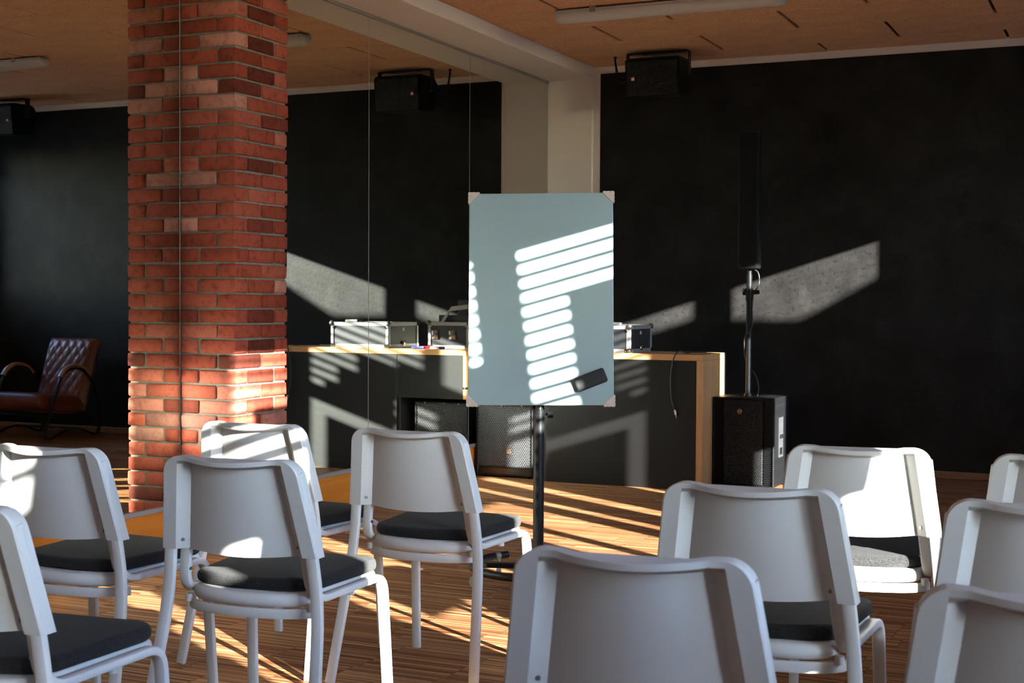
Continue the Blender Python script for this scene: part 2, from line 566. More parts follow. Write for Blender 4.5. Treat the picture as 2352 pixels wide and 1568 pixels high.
TILTED = {6: (.48, 1.48), 7: (.48, 1.66), 8: (.48, 1.0), 9: (.48, 2.16), 10: (.48, 2.16), 11: (.48, 1.5), 12: (.48, 2.16), 13: (.48, 2.16)}  # slats added parallel to the sun to hold back skylight
for i, (a, c) in enumerate(WIN):
    y0, y1 = yw(a), yw(c)
    r = struct(thing('window_%d' % (i+1), '', ''))
    del r['label'], r['category']
    z0, z1 = span(i)
    r.location = (XW, (y0+y1)/2, z0)
    L = lambda y: y-(y0+y1)/2
    bm = bmesh.new()
    hh = z1-z0
    for b_ in ((L(y0), L(y0)+.012, 0, hh), (L(y1)-.012, L(y1), 0, hh), (L(y0)+.012, L(y1)-.012, 0, .05), (L(y0)+.012, L(y1)-.012, hh-.012, hh)):
        box(bm, .002, .028, b_[0], b_[1], b_[2], b_[3], .002)
    build('window_frame', bm, 'frame', r)
    build('pane', cbox(.012, .017, L(y0)+.012, L(y1)-.012, .05, hh-.012), 'glass', r)
    for (u0, u1, v0, v1) in SUN_MASK.get(i, []):
        build('sun_mask_board', cbox(.018, .030, L(yw(u0)), L(yw(u1)), zw(v0)-z0, zw(v1)-z0, .001), 'sun_mask', r)
    if i in TILTED:
        v0, v1 = TILTED[i]
        me_ = None
        z = zw(v0)-z0
        while z < zw(v1)-z0:
            if me_ is None:
                o = build('blind_slat', cbox(-.06, .06, L(y0), L(y1), -.001, .001), 'slat', r); me_ = o.data
            else:
                o = bpy.data.objects.new('blind_slat', me_); COL.objects.link(o); o.parent = r
            o.location = (.110, 0, z+.035); o.rotation_euler = (0, -math.atan(SY), 0)
            z += .064
    if i in SLATS:
        v0, v1, p = SLATS[i]
        sm = None
        z = zw(v0)-z0
        while z < zw(v1)-z0:
            if sm is None:
                o = build('blind_slat', cbox(.0, .105 if i == 8 else .085, L(y0)-.10, L(y1), -.0015 - .012*(i == 6), .0015 + .012*(i == 6)), 'slat', r); sm = o.data
            else:
                o = bpy.data.objects.new('blind_slat', sm); COL.objects.link(o); o.parent = r
            o.location = (.040, 0, z+.013)
            z += p
# outside: pale yard and an unseen annex shape, added so its top edge trims the sun
struct(build('ground', cbox(XR+.3, 60, -60, 60, -.4, -.3), 'paving'))
AX = 7.0
prof = [(u-SX*AX, v+SY*AX) for u, v in [(7.66, 2.05), (7.956, 2.05), (8.02, 1.72), (8.12, 1.71), (8.25, 1.89), (8.33, 1.756), (8.79, 1.93), (9.3, 1.95), (9.35, 2.22), (10.9, 2.22)]]
bm = bmesh.new()
prism(bm, prof+[(prof[-1][0], -.3), (prof[0][0], -.3)], 1.2, Matrix.Translation((AX+1.2, 0, 0)) @ Matrix.Rotation(PI/2, 4, 'Z'))
struct(build('sun_block_annex', bm, 'sun_block'))
bm = bmesh.new()
prism(bm, [(-18, -.3), (-18, 6.4), (-13.2, 7.4), (-8.4, 6.4), (-8.4, -.3)], 3, Matrix.Translation((15, 0, 0)) @ Matrix.Rotation(PI/2, 4, 'Z'))
struct(build('sun_block_house', bm, 'sun_block'))  # house-shaped block added out of view to shade the rearmost windows

# ------------------------------------------------------------------ brick pillar
PX0, PX1, PY0, PY1 = MX, -3.878, 5.386, 5.822
pil = thing('brick_pillar', 'square red brick pillar built against the mirror, floor to ceiling', 'pillar', ((PX0+PX1)/2, (PY0+PY1)/2, 0))
pcx, pcy = (PX0+PX1)/2, (PY0+PY1)/2
build('mortar_core', cbox(PX0-pcx-.007, PX1-pcx-.010, PY0-pcy+.010, PY1-pcy-.010, 0, CEIL), 'mortar', pil)
random.seed(11)
COURSE = .0717
def brick_mesh(lx, ly, lz):
    bm = bmesh.new()
    vs = box(bm, -lx/2, lx/2, -ly/2, ly/2, -lz/2, lz/2, .0055)
    for v in bm.verts:
        v.co += Vector((random.gauss(0, .0011), random.gauss(0, .0011), random.gauss(0, .0012)))
    me = bpy.data.meshes.new('brick')
    bmesh.ops.recalc_face_normals(bm, faces=bm.faces)
    for f in bm.faces: f.smooth = True
    for e in bm.edges:
        if len(e.link_faces) == 2 and e.calc_face_angle(0) > .95: e.smooth = False
    bm.to_mesh(me); bm.free(); me.materials.append(M['brick'])
    return me
BV = {}
def brick(x0, x1, y0, y1, z):
    lx, ly = round(x1-x0, 3), round(y1-y0, 3)
    vs = BV.setdefault((lx, ly), [])
    if len(vs) < 7: vs.append(brick_mesh(lx, ly, .0622))
    me = vs[-1] if len(vs) < 7 else random.choice(vs)
    o = bpy.data.objects.new('brick', me); COL.objects.link(o)
    o.parent = pil
    o.location = ((x0+x1)/2-pcx+random.gauss(0, .0016), (y0+y1)/2-pcy+random.gauss(0, .0016), z+COURSE/2)
    o.rotation_euler = (random.gauss(0, .006), random.gauss(0, .006), random.gauss(0, .008))
J = .0095
nz = int(CEIL/COURSE)
for c in range(nz+1):
    z = c*COURSE
    if z+COURSE > CEIL+.02: break
    q = random.uniform(-.004, .004)
    if c % 2 == 0:
        brick(PX0+.001, PX0+.206+q, PY0, PY0+.102, z)
        brick(PX0+.206+J+q, PX1, PY0, PY0+.213, z)
        brick(PX0+.206+J+q, PX1, PY0+.213+J, PY1, z)
    else:
        brick(PX0+.001, PX0+.098+q, PY0, PY0+.102, z)
        brick(PX0+.098+J+q, PX1, PY0, PY0+.102, z)
        brick(PX1-.21, PX1, PY0+.102+J, PY0+.102+J+.213, z)
        brick(PX1-.21, PX1, PY0+.102+2*J+.213, PY1, z)

# ------------------------------------------------------------------ chairs
def chair_shell():
    """backrest shell: flat flanges over the uprights, a recessed bulging panel between them and a rim on top"""
    bm = bmesh.new()
    zb, zt, r = .548, .792, .040
    fl, bv, dep = .041, .026, .026
    rows = [0, .012, .03, .08, .14, .18, .204]
    rows += [zt-zb-r+r*math.sin(PI/2*k/6) for k in range(0, 7)]
    rows = sorted(set(round(x, 4) for x in rows))
    def yc(z): return -.198-(z-.554)*.20          # rear face of the flange
    def wl(z): return .2225-(z-.554)*.148         # straight outer edge
    front, rear = [], []
    nP = 12
    for t in rows:
        z = zb+t
        w_ = wl(z); win = w_-fl
        over = z-(zt-r)
        wo = w_ if over <= 0 else max(win+.003, w_-r+math.sqrt(max(0, r*r-over*over)))
        top = z > zt-.016
        y0 = yc(z)
        sec = [(-wo, y0+.040, 0), (-wo, y0+.004, 0), (-wo+min(.004, wo-win), y0, 0), (-win, y0, 0)]
        xi = win-bv
        for kk in range(nP+1):
            x = -xi+2*xi*kk/nP
            g = 1-(x/xi)**2
            rec = 0 if top else dep
            d = y0+rec-.030*g
            sec.append((x, d, g))
        sec += [(win, y0, 0), (wo-min(.004, wo-win), y0, 0), (wo, y0+.004, 0), (wo, y0+.040, 0)]
        dip = .008
        rear.append([bm.verts.new((x, y, z-dip*g)) for x, y, g in sec])
        fs = [(wo, y0+.041, 0), (win, y0+.044, 0)]
        for kk in range(nP+1):
            x = xi-2*xi*kk/nP
            g = 1-(x/xi)**2
            fs.append((x, y0+dep+.010-.030*g, g))
        fs += [(-win, y0+.044, 0), (-wo, y0+.041, 0)]
        front.append([bm.verts.new((x, y, z-dip*g)) for x, y, g in fs])
    for S in (rear, front):
        for i in range(len(S)-1):
            for k in range(len(S[0])-1):
                bm.faces.new((S[i][k], S[i][k+1], S[i+1][k+1], S[i+1][k]))
    for i in range(len(rows)-1):
        bm.faces.new((rear[i][-1], front[i][0], front[i+1][0], rear[i+1][-1]))
        bm.faces.new((front[i][-1], rear[i][0], rear[i+1][0], front[i+1][-1]))
    for i in (0, -1): bm.faces.new(rear[i]+front[i])
    return bm

TUBE = rrect(.031, .021, .007)
INNER = rrect(.030, .020, .007)
def rear_tube(s):
    bm = bmesh.new()
    p = rounded([(s*.246, -.272, 0), (s*.217, -.176, .415), (s*.2035, -.184, .554), (s*.179, -.220, .76)], [0, .09, .05, 0], 7)
    sweep(bm, p, TUBE)
    return bm
def front_tube(s):
    bm = bmesh.new()
    p = rounded([(s*.215, .243, 0), (s*.205, .212, .434), (s*.187, -.150, .432), (s*.1725, -.160, .554), (s*.1655, -.172, .62)], [0, .052, .062, .03, 0], 8)
    sweep(bm, p, INNER)
    return bm
def seat_outline(xf, xb, yf, yb, bulge, rc=.035, n=5):
    pts = []
    for k in range(n+1):
        a = PI/2*k/n
        pts.append((xf-rc+rc*math.sin(a), yf-rc+rc*math.cos(a)))
    rear = [(xb*math.cos(PI*k/12), yb-bulge*math.sin(PI*k/12)) for k in range(13)]
    pts += rear
    for k in range(n+1):
        a = PI/2*(1-k/n)
        pts.append((-(xf-rc+rc*math.sin(a)), yf-rc+rc*math.cos(a)))
    return pts
def slab(bm, outline, z0, z1, r, n=3, dome=0):
    """rounded-edge slab over an outline in plan"""
    cxm = sum(p[0] for p in outline)/len(outline); cym = sum(p[1] for p in outline)/len(outline)
    prof = [(0, z0+r)]
    lv = []
    for k in range(n+1):
        a = PI/2*k/n; lv.append((r*(1-math.sin(a)), z0+r-r*math.cos(a)))
    lv2 = []
    for k in range(n+1):
        a = PI/2*k/n; lv2.append((r*(1-math.cos(a)), z1-r+r*math.sin(a)))
    levels = lv+lv2
    rings = []
    for ins, z in levels:
        ring = []
        for x, y in outline:
            d = Vector((cxm-x, cym-y)); L_ = d.length
            d /= L_
            ring.append(bm.verts.new((x+d.x*ins, y+d.y*ins, z)))
        rings.append(ring)
    m = len(outline)
    for i in range(len(rings)-1):
        for k in range(m):
            bm.faces.new((rings[i][k], rings[i][(k+1) % m], rings[i+1][(k+1) % m], rings[i+1][k]))
    bm.faces.new(list(reversed(rings[0])))
    prev = rings[-1]
    for q in (.6, .25):
        ring = [bm.verts.new((cxm+(v.co.x-cxm)*q/ (1 if prev is rings[-1] else .6), cym+(v.co.y-cym)*q/(1 if prev is rings[-1] else .6), z1+dome*(1-q*q))) for v in prev]
        for k in range(m): bm.faces.new((prev[k], prev[(k+1) % m], ring[(k+1) % m], ring[k]))
        prev = ring
    bm.faces.new(prev)

def make_chair(label):
    t = thing('stacking_chair', label, 'chair', group='white stacking chairs in rows')
    build('backrest', chair_shell(), 'white_plastic', t, True, sharp=.5)
    for s in (-1, 1):
        build('rear_leg', rear_tube(s), 'white_steel', t, True)
        build('front_leg', front_tube(s), 'white_steel', t, True)
    bm = bmesh.new()
    slab(bm, seat_outline(.188, .172, .232, -.118, .076), .4125, .4485, .015)
    build('seat', bm, 'white_plastic', t, True)
    bm = bmesh.new()
    arc = [(.186*math.cos(PI*k/14), -.108-.074*math.sin(PI*k/14), .398) for k in range(15)]
    sweep(bm, arc, rrect(.026, .012, .004), up=(0, 0, 1))
    build('seat_brace', bm, 'white_steel', t, True)
    for s in (-1, 1):
        for (x, y, z, nx, ny) in ((s*.1655, -.1890, .572, -s*.7, -.7), (s*.1640, -.1560, .492, -s, 0)):
            bm = bmesh.new()
            p, d = Vector((x, y, z)), Vector((nx, ny, 0))
            cyl(bm, p-d*.004, p+d*.0022, .0050, .0044, n=10)
            build('screw', bm, 'screw', t, True)
        for (x, y, z0, z1) in ((s*.165, .10, .400, .414), (s*.178, -.14, .405, .424)):
            bm = bmesh.new()
            cyl(bm, (x, y, z0), (x, y, z1), .011, n=10)
            build('stacking_bumper', bm, 'white_plastic', t, True)
    return t

def make_cushion(label):
    bm = bmesh.new()
    slab(bm, seat_outline(.200, .178, .225, -.098, .062, .05), .4490, .4835, .014, 4, .004)
    for v in bm.verts:
        k = noise.noise(v.co*9)*.0015
        if v.co.z > .46: v.co.z += k
    o = build('seat_cushion', bm, 'cushion', None, True, sharp=1.2)
    return tag(o, label, 'cushion', 'charcoal seat cushions')

def copy_tree(o, parent=None):
    c = o.copy(); COL.objects.link(c)
    if parent is not None: c.parent = parent
    for ch in o.children: copy_tree(ch, c)
    return c

CHAIRS = [  # x, y, degrees, label, cushion label
 (-2.61, 3.942, -.1, 'white chair in front of the brick pillar, its back striped by sunlight', 'charcoal cushion on the sun-striped chair before the brick pillar'),
 (-2.05, 3.953, .5, 'white chair directly left of the flip chart base, shaded back', 'charcoal cushion on the chair left of the flip chart base'),
 (-2.088, 3.087, 4.3, 'white chair with a small square sun patch low on its back', 'charcoal cushion on the chair with the small sun patch'),
 (-2.685, 3.09, 1.8, 'white chair at the left edge with round sun spots on its back', 'charcoal cushion half in sun on the leftmost chair'),
 (-2.125, 2.19, 4.5, 'white chair cut off by the lower left corner of the picture', 'dark cushion on the chair in the lower left corner'),
 (-.748, 4.095, 7.3, 'white chair with a brilliant sunlit back beside the black subwoofer tower', 'charcoal cushion on the brilliantly sunlit right-hand chair'),
 (-.776, 3.153, 1.0, 'shaded white chair standing right in front of the brilliantly sunlit one', 'charcoal cushion on the shaded chair before the sunlit one'),
 (-.748, 2.272, 5.6, 'largest nearest white chair, blurred, at the bottom middle', None),
 (-.19, 4.09, 3, 'white chair cut by the right edge, farthest of the three there', None),
 (-.19, 3.15, 4, 'white chair cut by the right edge, middle of the three there', None),
 (-.115, 2.235, 4.5, 'white chair in the lower right corner, nearest of the three at that edge', None),
]
c0 = make_chair(CHAIRS[0][3]); k0 = make_cushion(CHAIRS[0][4])
for i, (x, y, a, lab, cl) in enumerate(CHAIRS):
    c = c0 if i == 0 else copy_tree(c0)
    c.location = (x, y, 0); c.rotation_euler = (0, 0, math.radians(a)); c['label'] = lab
    if cl:
        k = k0 if i == 0 else copy_tree(k0)
        k.location = (x, y, 0); k.rotation_euler = (0, 0, math.radians(a+(-1, 1, 0, -2, 1, 0, 1)[i] if i < 7 else a)); k['label'] = cl

# ------------------------------------------------------------------ flip chart
bl_, br_ = Vector((-2.552, 5.134, .760)), Vector((-1.992, 5.350, .766))
tl_, tr_ = Vector((-2.596, 5.275, 1.638)), Vector((-2.036, 5.491, 1.644))
ctr = (bl_+br_+tl_+tr_)/4
ex = ((br_-bl_)+(tr_-tl_)).normalized()
ez = ((tl_-bl_)+(tr_-br_)); ez = (ez-ex*ez.dot(ex)).normalized()
ey = ez.cross(ex)                                  # points away from the viewer
BM = Matrix((ex, ey, ez)).transposed().to_4x4()
foot = Vector((-2.287, 5.285, 0))
fc = thing('flip_chart', 'whiteboard flip chart on a black wheeled stand, slatted sun bars across it', 'flip chart', foot)
bw, bh = .600, .890
Lb = Matrix.Translation(ctr-foot) @ BM
bd = build('board', cbox(-bw/2, bw/2, 0, .012, -bh/2, bh/2, .0015), 'board', fc)
bd.matrix_local = Lb
random.seed(5)
for sx_ in (-1, 1):
    for sz_ in (-1, 1):
        bm = bmesh.new()
        s_ = .047
        poly = [(.005, .005)]
        for k in range(1, 7): poly.append((.005-s_*k/6, .005+.0016*(k % 2)))
        hyp = [(-.042+.042*k/6 + (.004*math.sin(PI*k/6)), -.042*k/6+.006*math.sin(PI*k/6)*-1) for k in range(0, 7)]
        poly += [(x, y) for x, y in hyp]
        for k in range(6, 0, -1): poly.append((.005+.0016*(k % 2), .005-s_*k/6))
        prism(bm, [(sx_*(bw/2+x), sz_*(bh/2+y)) for x, y in poly], .020, Matrix.Translation((0, -.004, 0)))
        build('corner_clip', bm, 'clip', bd)
bm = bmesh.new()
cyl(bm, (0, 0, .085), (0, 0, .735), .0225, n=20)
build('lower_pole', bm, 'black_steel', fc, True)
bm = bmesh.new()
cyl(bm, (0, 0, .70), (-.012, .052, 1.25), .0165, n=18)
build('upper_pole', bm, 'black_steel', fc, True)
bm = bmesh.new()
cyl(bm, (0, 0, .722), (0, 0, .742), .0245, n=20)
build('collar', bm, 'black_plastic', fc, True)
bm = bmesh.new()
a_ = ex*.02
cyl(bm, Vector((0, 0, .722))+ex*.02, Vector((0, 0, .722))+ex*.042, .005, n=10)
cyl(bm, Vector((0, 0, .722))+ex*.036, Vector((0, 0, .722))+ex*.058, .016, n=10)
build('clamp_knob', bm, 'black_plastic', fc, True)
bm = bmesh.new()
yd = math.atan2(ex.y, ex.x)
ctr_r = Vector((.015, -.015, .098))
ring = []
for k in range(31):
    a = yd+PI/2+math.radians(32)+k/30*(2*PI-math.radians(64))
    ring.append(ctr_r+Vector((math.cos(a)*.283, math.sin(a)*.283, 0)))
sweep(bm, ring, circ(.0165, 12), up=(0, 0, 1))
build('base_ring', bm, 'black_steel', fc, True)
bm = bmesh.new()
R_ = Matrix.Rotation(yd, 4, 'Z')
box(bm, -.272, .272, -.022, .022, .088, .108, .003, 1, Matrix.Translation(ctr_r-Vector((0, 0, .0)) - Vector((0, 0, .0)) + Vector((0, 0, 0)) - Vector((0, 0, ctr_r.z))) @ R_)
box(bm, -.022, .022, -.272, -.023, .088, .108, .003, 1, Matrix.Translation(Vector((ctr_r.x, ctr_r.y, 0))) @ R_)
build('crossbar', bm, 'black_plastic', fc)
for a in (PI/2+.75, PI, -PI/2+.25, 0, PI/2-.75):
    p = ctr_r+Vector((math.cos(a+yd)*.270, math.sin(a+yd)*.270, 0))
    bm = bmesh.new()
    cyl(bm, (p.x, p.y, .05), (p.x, p.y, .088), .011, n=12)
    ball(bm, (p.x, p.y, .062), .017, 10)
    cst = build('caster', bm, 'chrome', fc, True)
    bm = bmesh.new()
    dv = Vector((math.cos(a+yd+.8), math.sin(a+yd+.8), 0))
    q = Vector((p.x, p.y, .0255))
    cyl(bm, q-dv*.009, q+dv*.009, .0255, n=18)
    build('wheel', bm, 'caster', cst, True)
# eraser
def on_board(px, pz, off): return ctr+ex*px+ez*pz+ey*off
bm = bmesh.new()
box(bm, -.066, .066, -.013, .013, -.030, .030, .009, 3)
er = build('board_eraser', bm, 'felt', None, True)
tag(er, 'black felt eraser clinging to the lower right of the whiteboard', 'eraser')
er.matrix_world = Matrix.Translation(on_board(.205, -.343, -.0132)) @ BM @ Matrix.Rotation(math.radians(-21), 4, 'Y')

# ------------------------------------------------------------------ bar desk
DX0, DX1, DY0, DY1, DZ = -4.166, -2.555, 8.495, 9.02, .860
dk = thing('bar_desk', 'dark-fronted bar desk with an oak top and oak end panel', 'desk', (-3.36, 8.75, 0))
ox, oy = -3.36, 8.75
def dbox(n, x0, x1, y0, y1, z0, z1, mat, bev=.0015):
    return build(n, cbox(x0-ox, x1-ox, y0-oy, y1-oy, z0, z1, bev), mat, dk)
dbox('worktop', DX0, DX1, DY0, DY1, DZ-.038, DZ, 'oak')
dbox('end_panel', DX1-.040, DX1, DY0, DY1, 0, DZ-.039, 'oak_v')
dbox('end_panel', DX0, DX0+.022, DY0, DY1, .605, DZ-.039, 'oak_v')
dbox('end_panel', DX0, DX0+.022, DY0, DY1, .523, .590, 'oak_v')
dbox('batten', DX0+.004, DX0+.020, DY0+.006, DY1, .5905, .6045, 'black_case')
NX = -3.628
dbox('front_panel', NX, DX1-.041, DY0+.003, DY0+.021, .0, DZ-.039, 'desk_panel')
dbox('front_panel', DX0+.023, NX-.002, DY0+.003, DY0+.021, .522, DZ-.039, 'desk_panel')
dbox('niche_side', NX-.02, NX-.001, DY0+.022, DY1-.02, 0, .52, 'black_case')
dbox('niche_top', DX0+.023, NX-.021, DY0+.022, DY1-.02, .523, .54, 'black_case')
dbox('back_panel', DX0+.023, DX1-.041, DY1-.019, DY1-.002, 0, DZ-.039, 'desk_panel')

# subwoofer in the niche
LX0, LX1, LY0, LY1 = -4.166, -3.745, 8.545, 8.96
lx, ly = (LX0+LX1)/2, LY0
sw = thing('niche_subwoofer', 'black subwoofer with a perforated front set into the left end of the desk', 'subwoofer', (lx, ly, 0))
hw = (LX1-LX0)/2
bm = bmesh.new()
box(bm, -hw, hw, .012, LY1-LY0, .012, .495, .008, 2)
for sx_ in (-1, 1): box(bm, sx_*hw-.016*(sx_ > 0), sx_*hw+.016*(sx_ < 0), 0, .02, .012, .495, .003)
box(bm, -hw+.016, hw-.016, 0, .02, .012, .022, .002)
box(bm, -hw+.016, hw-.016, 0, .02, .064, .074, .002)
box(bm, -hw+.016, hw-.016, 0, .02, .485, .495, .002)
for sx_ in (-.15, .15): box(bm, sx_-.02, sx_+.02, .03, .07, 0, .0125)
build('cabinet', bm, 'black_plastic', sw)
build('grille', cbox(-hw+.017, hw-.017, .004, .0118, .075, .484, .002), 'grille', sw)
bm = bmesh.new()
for k in range(3):
    pass
box(bm, -hw+.017, hw-.017, .0113, .0119, .023, .063)
build('bass_port', bm, plain('port_black', (.003, .003, .003), .35), sw)
bm = bmesh.new()
for x in (-.13, .13, -.02): cyl(bm, (x, -.003, .489), (x, .001, .489), .004, n=8)
build('screw', bm, 'copper', sw)
bd2 = build('badge', cbox(-.016+.035, .016+.035, -.001, .0045, .165, .199, .002), plain('badge_black', (.02, .018, .017), .4), sw)
text_mesh('lettering', 'LD', .023, 'copper', bd2, (.035, -.0012, .1855), (PI/2, 0, 0), .0005, .25)
bm = bmesh.new(); box(bm, .0205, .0495, -.0016, 0, .167, .1735)
build('strip', bm, 'copper', bd2)

# ------------------------------------------------------------------ things on the desk
def flight_case(root, x0, x1, y0, y1, h, latch_faces, sp=True):
    """aluminium edged case: panels, edge profiles, ball corners, latches; local to ROOT"""
    e = .024
    build('panel_box', cbox(x0+.004, x1-.004, y0+.004, y1-.004, .004, h-.004), 'black_case', root)
    for (a, b_) in (((x0, y0), 1), ((x1-e, y0), 1), ((x0, y1-e), 1), ((x1-e, y1-e), 1)):
        pass
    bm = bmesh.new()
    t_ = .0025
    for y in (y0, y1):
        s_ = 1 if y == y0 else -1
        for z0_, z1_ in ((0, e), (h-e, h)): box(bm, x0, x1, min(y, y+s_*.004), max(y, y+s_*.004), z0_, z1_)
    for x in (x0, x1):
        s_ = 1 if x == x0 else -1
        for z0_, z1_ in ((0, e), (h-e, h)): box(bm, min(x, x+s_*.004), max(x, x+s_*.004), y0, y1, z0_, z1_)
    for y in (y0, y1):
        s_ = 1 if y == y0 else -1
        box(bm, x0, x1, min(y, y+s_*e), max(y, y+s_*e), h-.001, h+.001)
    for x in (x0, x1):
        s_ = 1 if x == x0 else -1
        box(bm, min(x, x+s_*e), max(x, x+s_*e), y0, y1, h-.001, h+.001)
    build('edge_profile', bm, 'alu', root)
    for x in (x0, x1):
        for y in (y0, y1):
            sx_ = 1 if x == x0 else -1; sy_ = 1 if y == y0 else -1
            bm = bmesh.new()
            box(bm, min(x-sx_*.001, x+sx_*e), max(x-sx_*.001, x+sx_*e), min(y-sy_*.001, y+sy_*.004), max(y-sy_*.001, y+sy_*.004), .022, h-.022, .0008)
            box(bm, min(x-sx_*.001, x+sx_*.004), max(x-sx_*.001, x+sx_*.004), min(y-sy_*.001, y+sy_*e), max(y-sy_*.001, y+sy_*e), .022, h-.022, .0008)
            build('corner_profile', bm, 'alu', root)
            bm = bmesh.new()
            ball(bm, (x+sx_*.006, y+sy_*.006, h-.008), .0195, 14)
            build('ball_corner', bm, 'ball_grey', root, True)
            bm = bmesh.new()
            box(bm, min(x-sx_*.002, x+sx_*.036), max(x-sx_*.002, x+sx_*.036), min(y-sy_*.0025, y), max(y-sy_*.0025, y), .001, .026, .001)
            box(bm, min(x-sx_*.0025, x), max(x-sx_*.0025, x), min(y-sy_*.002, y+sy_*.03), max(y-sy_*.002, y+sy_*.03), .001, .026, .001)
            for kx, kz in ((.010, .014), (.028, .012)):
                ball(bm, (x+sx_*kx, y-sy_*.003, kz), .0042, 8)
            for kx, kz in ((.031, h-.031), (.022, h-.040)):
                cyl(bm, (x+sx_*kx, y-sy_*.003, kz), (x+sx_*kx, y+sy_*.004, kz), .006, n=8)
            build('corner_bracket', bm, 'chrome', root, True)

M['ball_grey'] = plain('ball_grey', (.05, .05, .052), .45, .3)
CX0, CX1, CY0, CY1, CHh = -3.535, -3.06, 8.545, 8.985, .178
fcase = thing('flight_case', 'aluminium-edged black flight case on the desk right of the flip chart', 'case', ((CX0+CX1)/2, (CY0+CY1)/2, DZ+.0005))
hx, hy = (CX1-CX0)/2, (CY1-CY0)/2
flight_case(fcase, -hx, hx, -hy, hy, CHh, None)
for s_ in (-1, 1):
    bm = bmesh.new()
    box(bm, s_*hx, s_*(hx+.004), -.02, .02, .012, .044, .0015)
    box(bm, s_*hx, s_*(hx+.008), -.012, .012, .018, .036, .002)
    ball(bm, (s_*(hx+.006), -.012, .04), .004, 8); ball(bm, (s_*(hx+.006), .012, .04), .004, 8)
    build('latch', bm, 'chrome', fcase, True)
    build('name_plate', cbox(min(s_*hx, s_*(hx+.002))-(.0035 if s_ > 0 else -.0035), max(s_*hx, s_*(hx+.002))-(.0035 if s_ > 0 else -.0035), -.015, .015, .118, .140, .0005), 'silver', fcase)

MX0, MX1, MY0, MY1 = -4.11, -3.785, 8.66, 9.0
mc = thing('mixer_case', 'open flight case with butterfly latches seen in the mirror behind the pens', 'case', ((MX0+MX1)/2, (MY0+MY1)/2, DZ+.0005))
hx2, hy2 = (MX1-MX0)/2, (MY1-MY0)/2
flight_case(mc, -hx2, hx2, -hy2, hy2, .185, None)
for x in (-.01-.02, .105):
    bm = bmesh.new()
    box(bm, x-.026, x+.026, -hy2-.006, -hy2+.002, .065, .128, .006, 2)
    box(bm, x-.018, x+.018, -hy2-.010, -hy2-.004, .075, .118, .004, 2)
    cyl(bm, (x, -hy2-.016, .097), (x, -hy2-.008, .097), .010, n=12)
    box(bm, x-.003, x+.003, -hy2-.022, -hy2-.012, .085, .109, .001)
    build('butterfly_latch', bm, 'chrome', mc, True)
bm = bmesh.new()
prism(bm, [(.075, .186), (.045, .186), (.000, .262), (-.135, .278), (-.135, .308), (-.012, .294)], .012, Matrix.Translation((0, -hy2+.02, 0)))
build('lid_stay', bm, 'alu', mc)
build('lid', cbox(-hx2+.01, hx2-.09, hy2-.05, hy2-.03, .187, .34, .002), 'black_case', mc)
build('lid_flap', cbox(-hx2+.01, hx2-.06, -hy2+.05, -hy2+.062, .187, .235, .002), 'black_case', mc)
ad = build('metal_block', cbox(-.05, .05, -.02, .02, 0, .018, .004, 2), 'alu', None)
ad.location = (-3.196, 8.62, DZ+.0005+CHh+.0013)
tag(ad, 'small silver metal block lying on top of the flight case', 'block')

def marker(name, loc, rz, capmat, barrel, label):
    r = thing(name, label, 'pen', loc, rz, 'marker pens on the desk')
    bm = bmesh.new(); cyl(bm, (-.045, 0, 0), (.030, 0, 0), .0085, n=14); build('barrel', bm, barrel, r, True)
    bm = bmesh.new(); cyl(bm, (.0305, 0, 0), (.068, 0, 0), .0092, .0085, n=14); build('cap', bm, capmat, r, True)
    return r
marker('marker_pen', (-3.77, 8.565, DZ+.0094), math.radians(12), 'blue', 'blue', 'all-blue marker pen on the desk edge, seen in the mirror')
marker('marker_pen', (-3.80, 8.615, DZ+.0094), math.radians(168), 'red', 'red', 'red marker pen beside the blue ones, seen in the mirror')
marker('marker_pen', (-3.905, 8.555, DZ+.0094), math.radians(186), 'blue', 'white', 'white marker pen with a blue cap on the desk, seen in the mirror')

def cable(name, ctrl, r, mat, label, n=8, ns=8):
    bm = bmesh.new(); sweep(bm, smooth_path(ctrl, n), circ(r, ns), up=(0, 0, 1))
    return tag(build(name, bm, mat, None, True), label, 'cable')
zc = DZ+.0048
loop = [(-2.83+.07*math.cos(a), 8.80+.055*math.sin(a), zc+.0085*(k/14)) for k, a in enumerate([PI*.9+i*.55 for i in range(15)])]
ck = thing('jack_cable', 'black cable hanging over the desk front with a metal plug', 'cable', (-2.745, 8.49, DZ))
pts = [(-2.66, 8.93, zc), (-2.72, 8.90, zc), (-2.77, 8.85, zc+.001), (-2.74, 8.79, zc+.002), (-2.70, 8.70, zc+.002), (-2.705, 8.60, zc+.004), (-2.712, 8.545, zc+.018), (-2.725, 8.50, zc+.010), (-2.742, 8.484, .835), (-2.757, 8.4845, .76), (-2.762, 8.486, .66), (-2.752, 8.486, .57), (-2.737, 8.486, .515), (-2.734, 8.486, .505)]
bm = bmesh.new(); sweep(bm, [Vector(p)-ck.location for p in smooth_path(pts, 8)], circ(.0042, 8), up=(1, 0, 0)); build('lead', bm, 'rubber', ck, True)
bm = bmesh.new()
p0, p1 = Vector((-2.734, 8.486, .508))-ck.location, Vector((-2.7265, 8.486, .478))-ck.location
cyl(bm, p0, p1, .0068, n=12); build('plug_sleeve', bm, 'silver', ck, True)
bm = bmesh.new()
p2 = p1+(p1-p0).normalized()*.024
cyl(bm, p1, p2, .0045, .0015, n=10); build('plug_tip', bm, 'copper', ck, True)

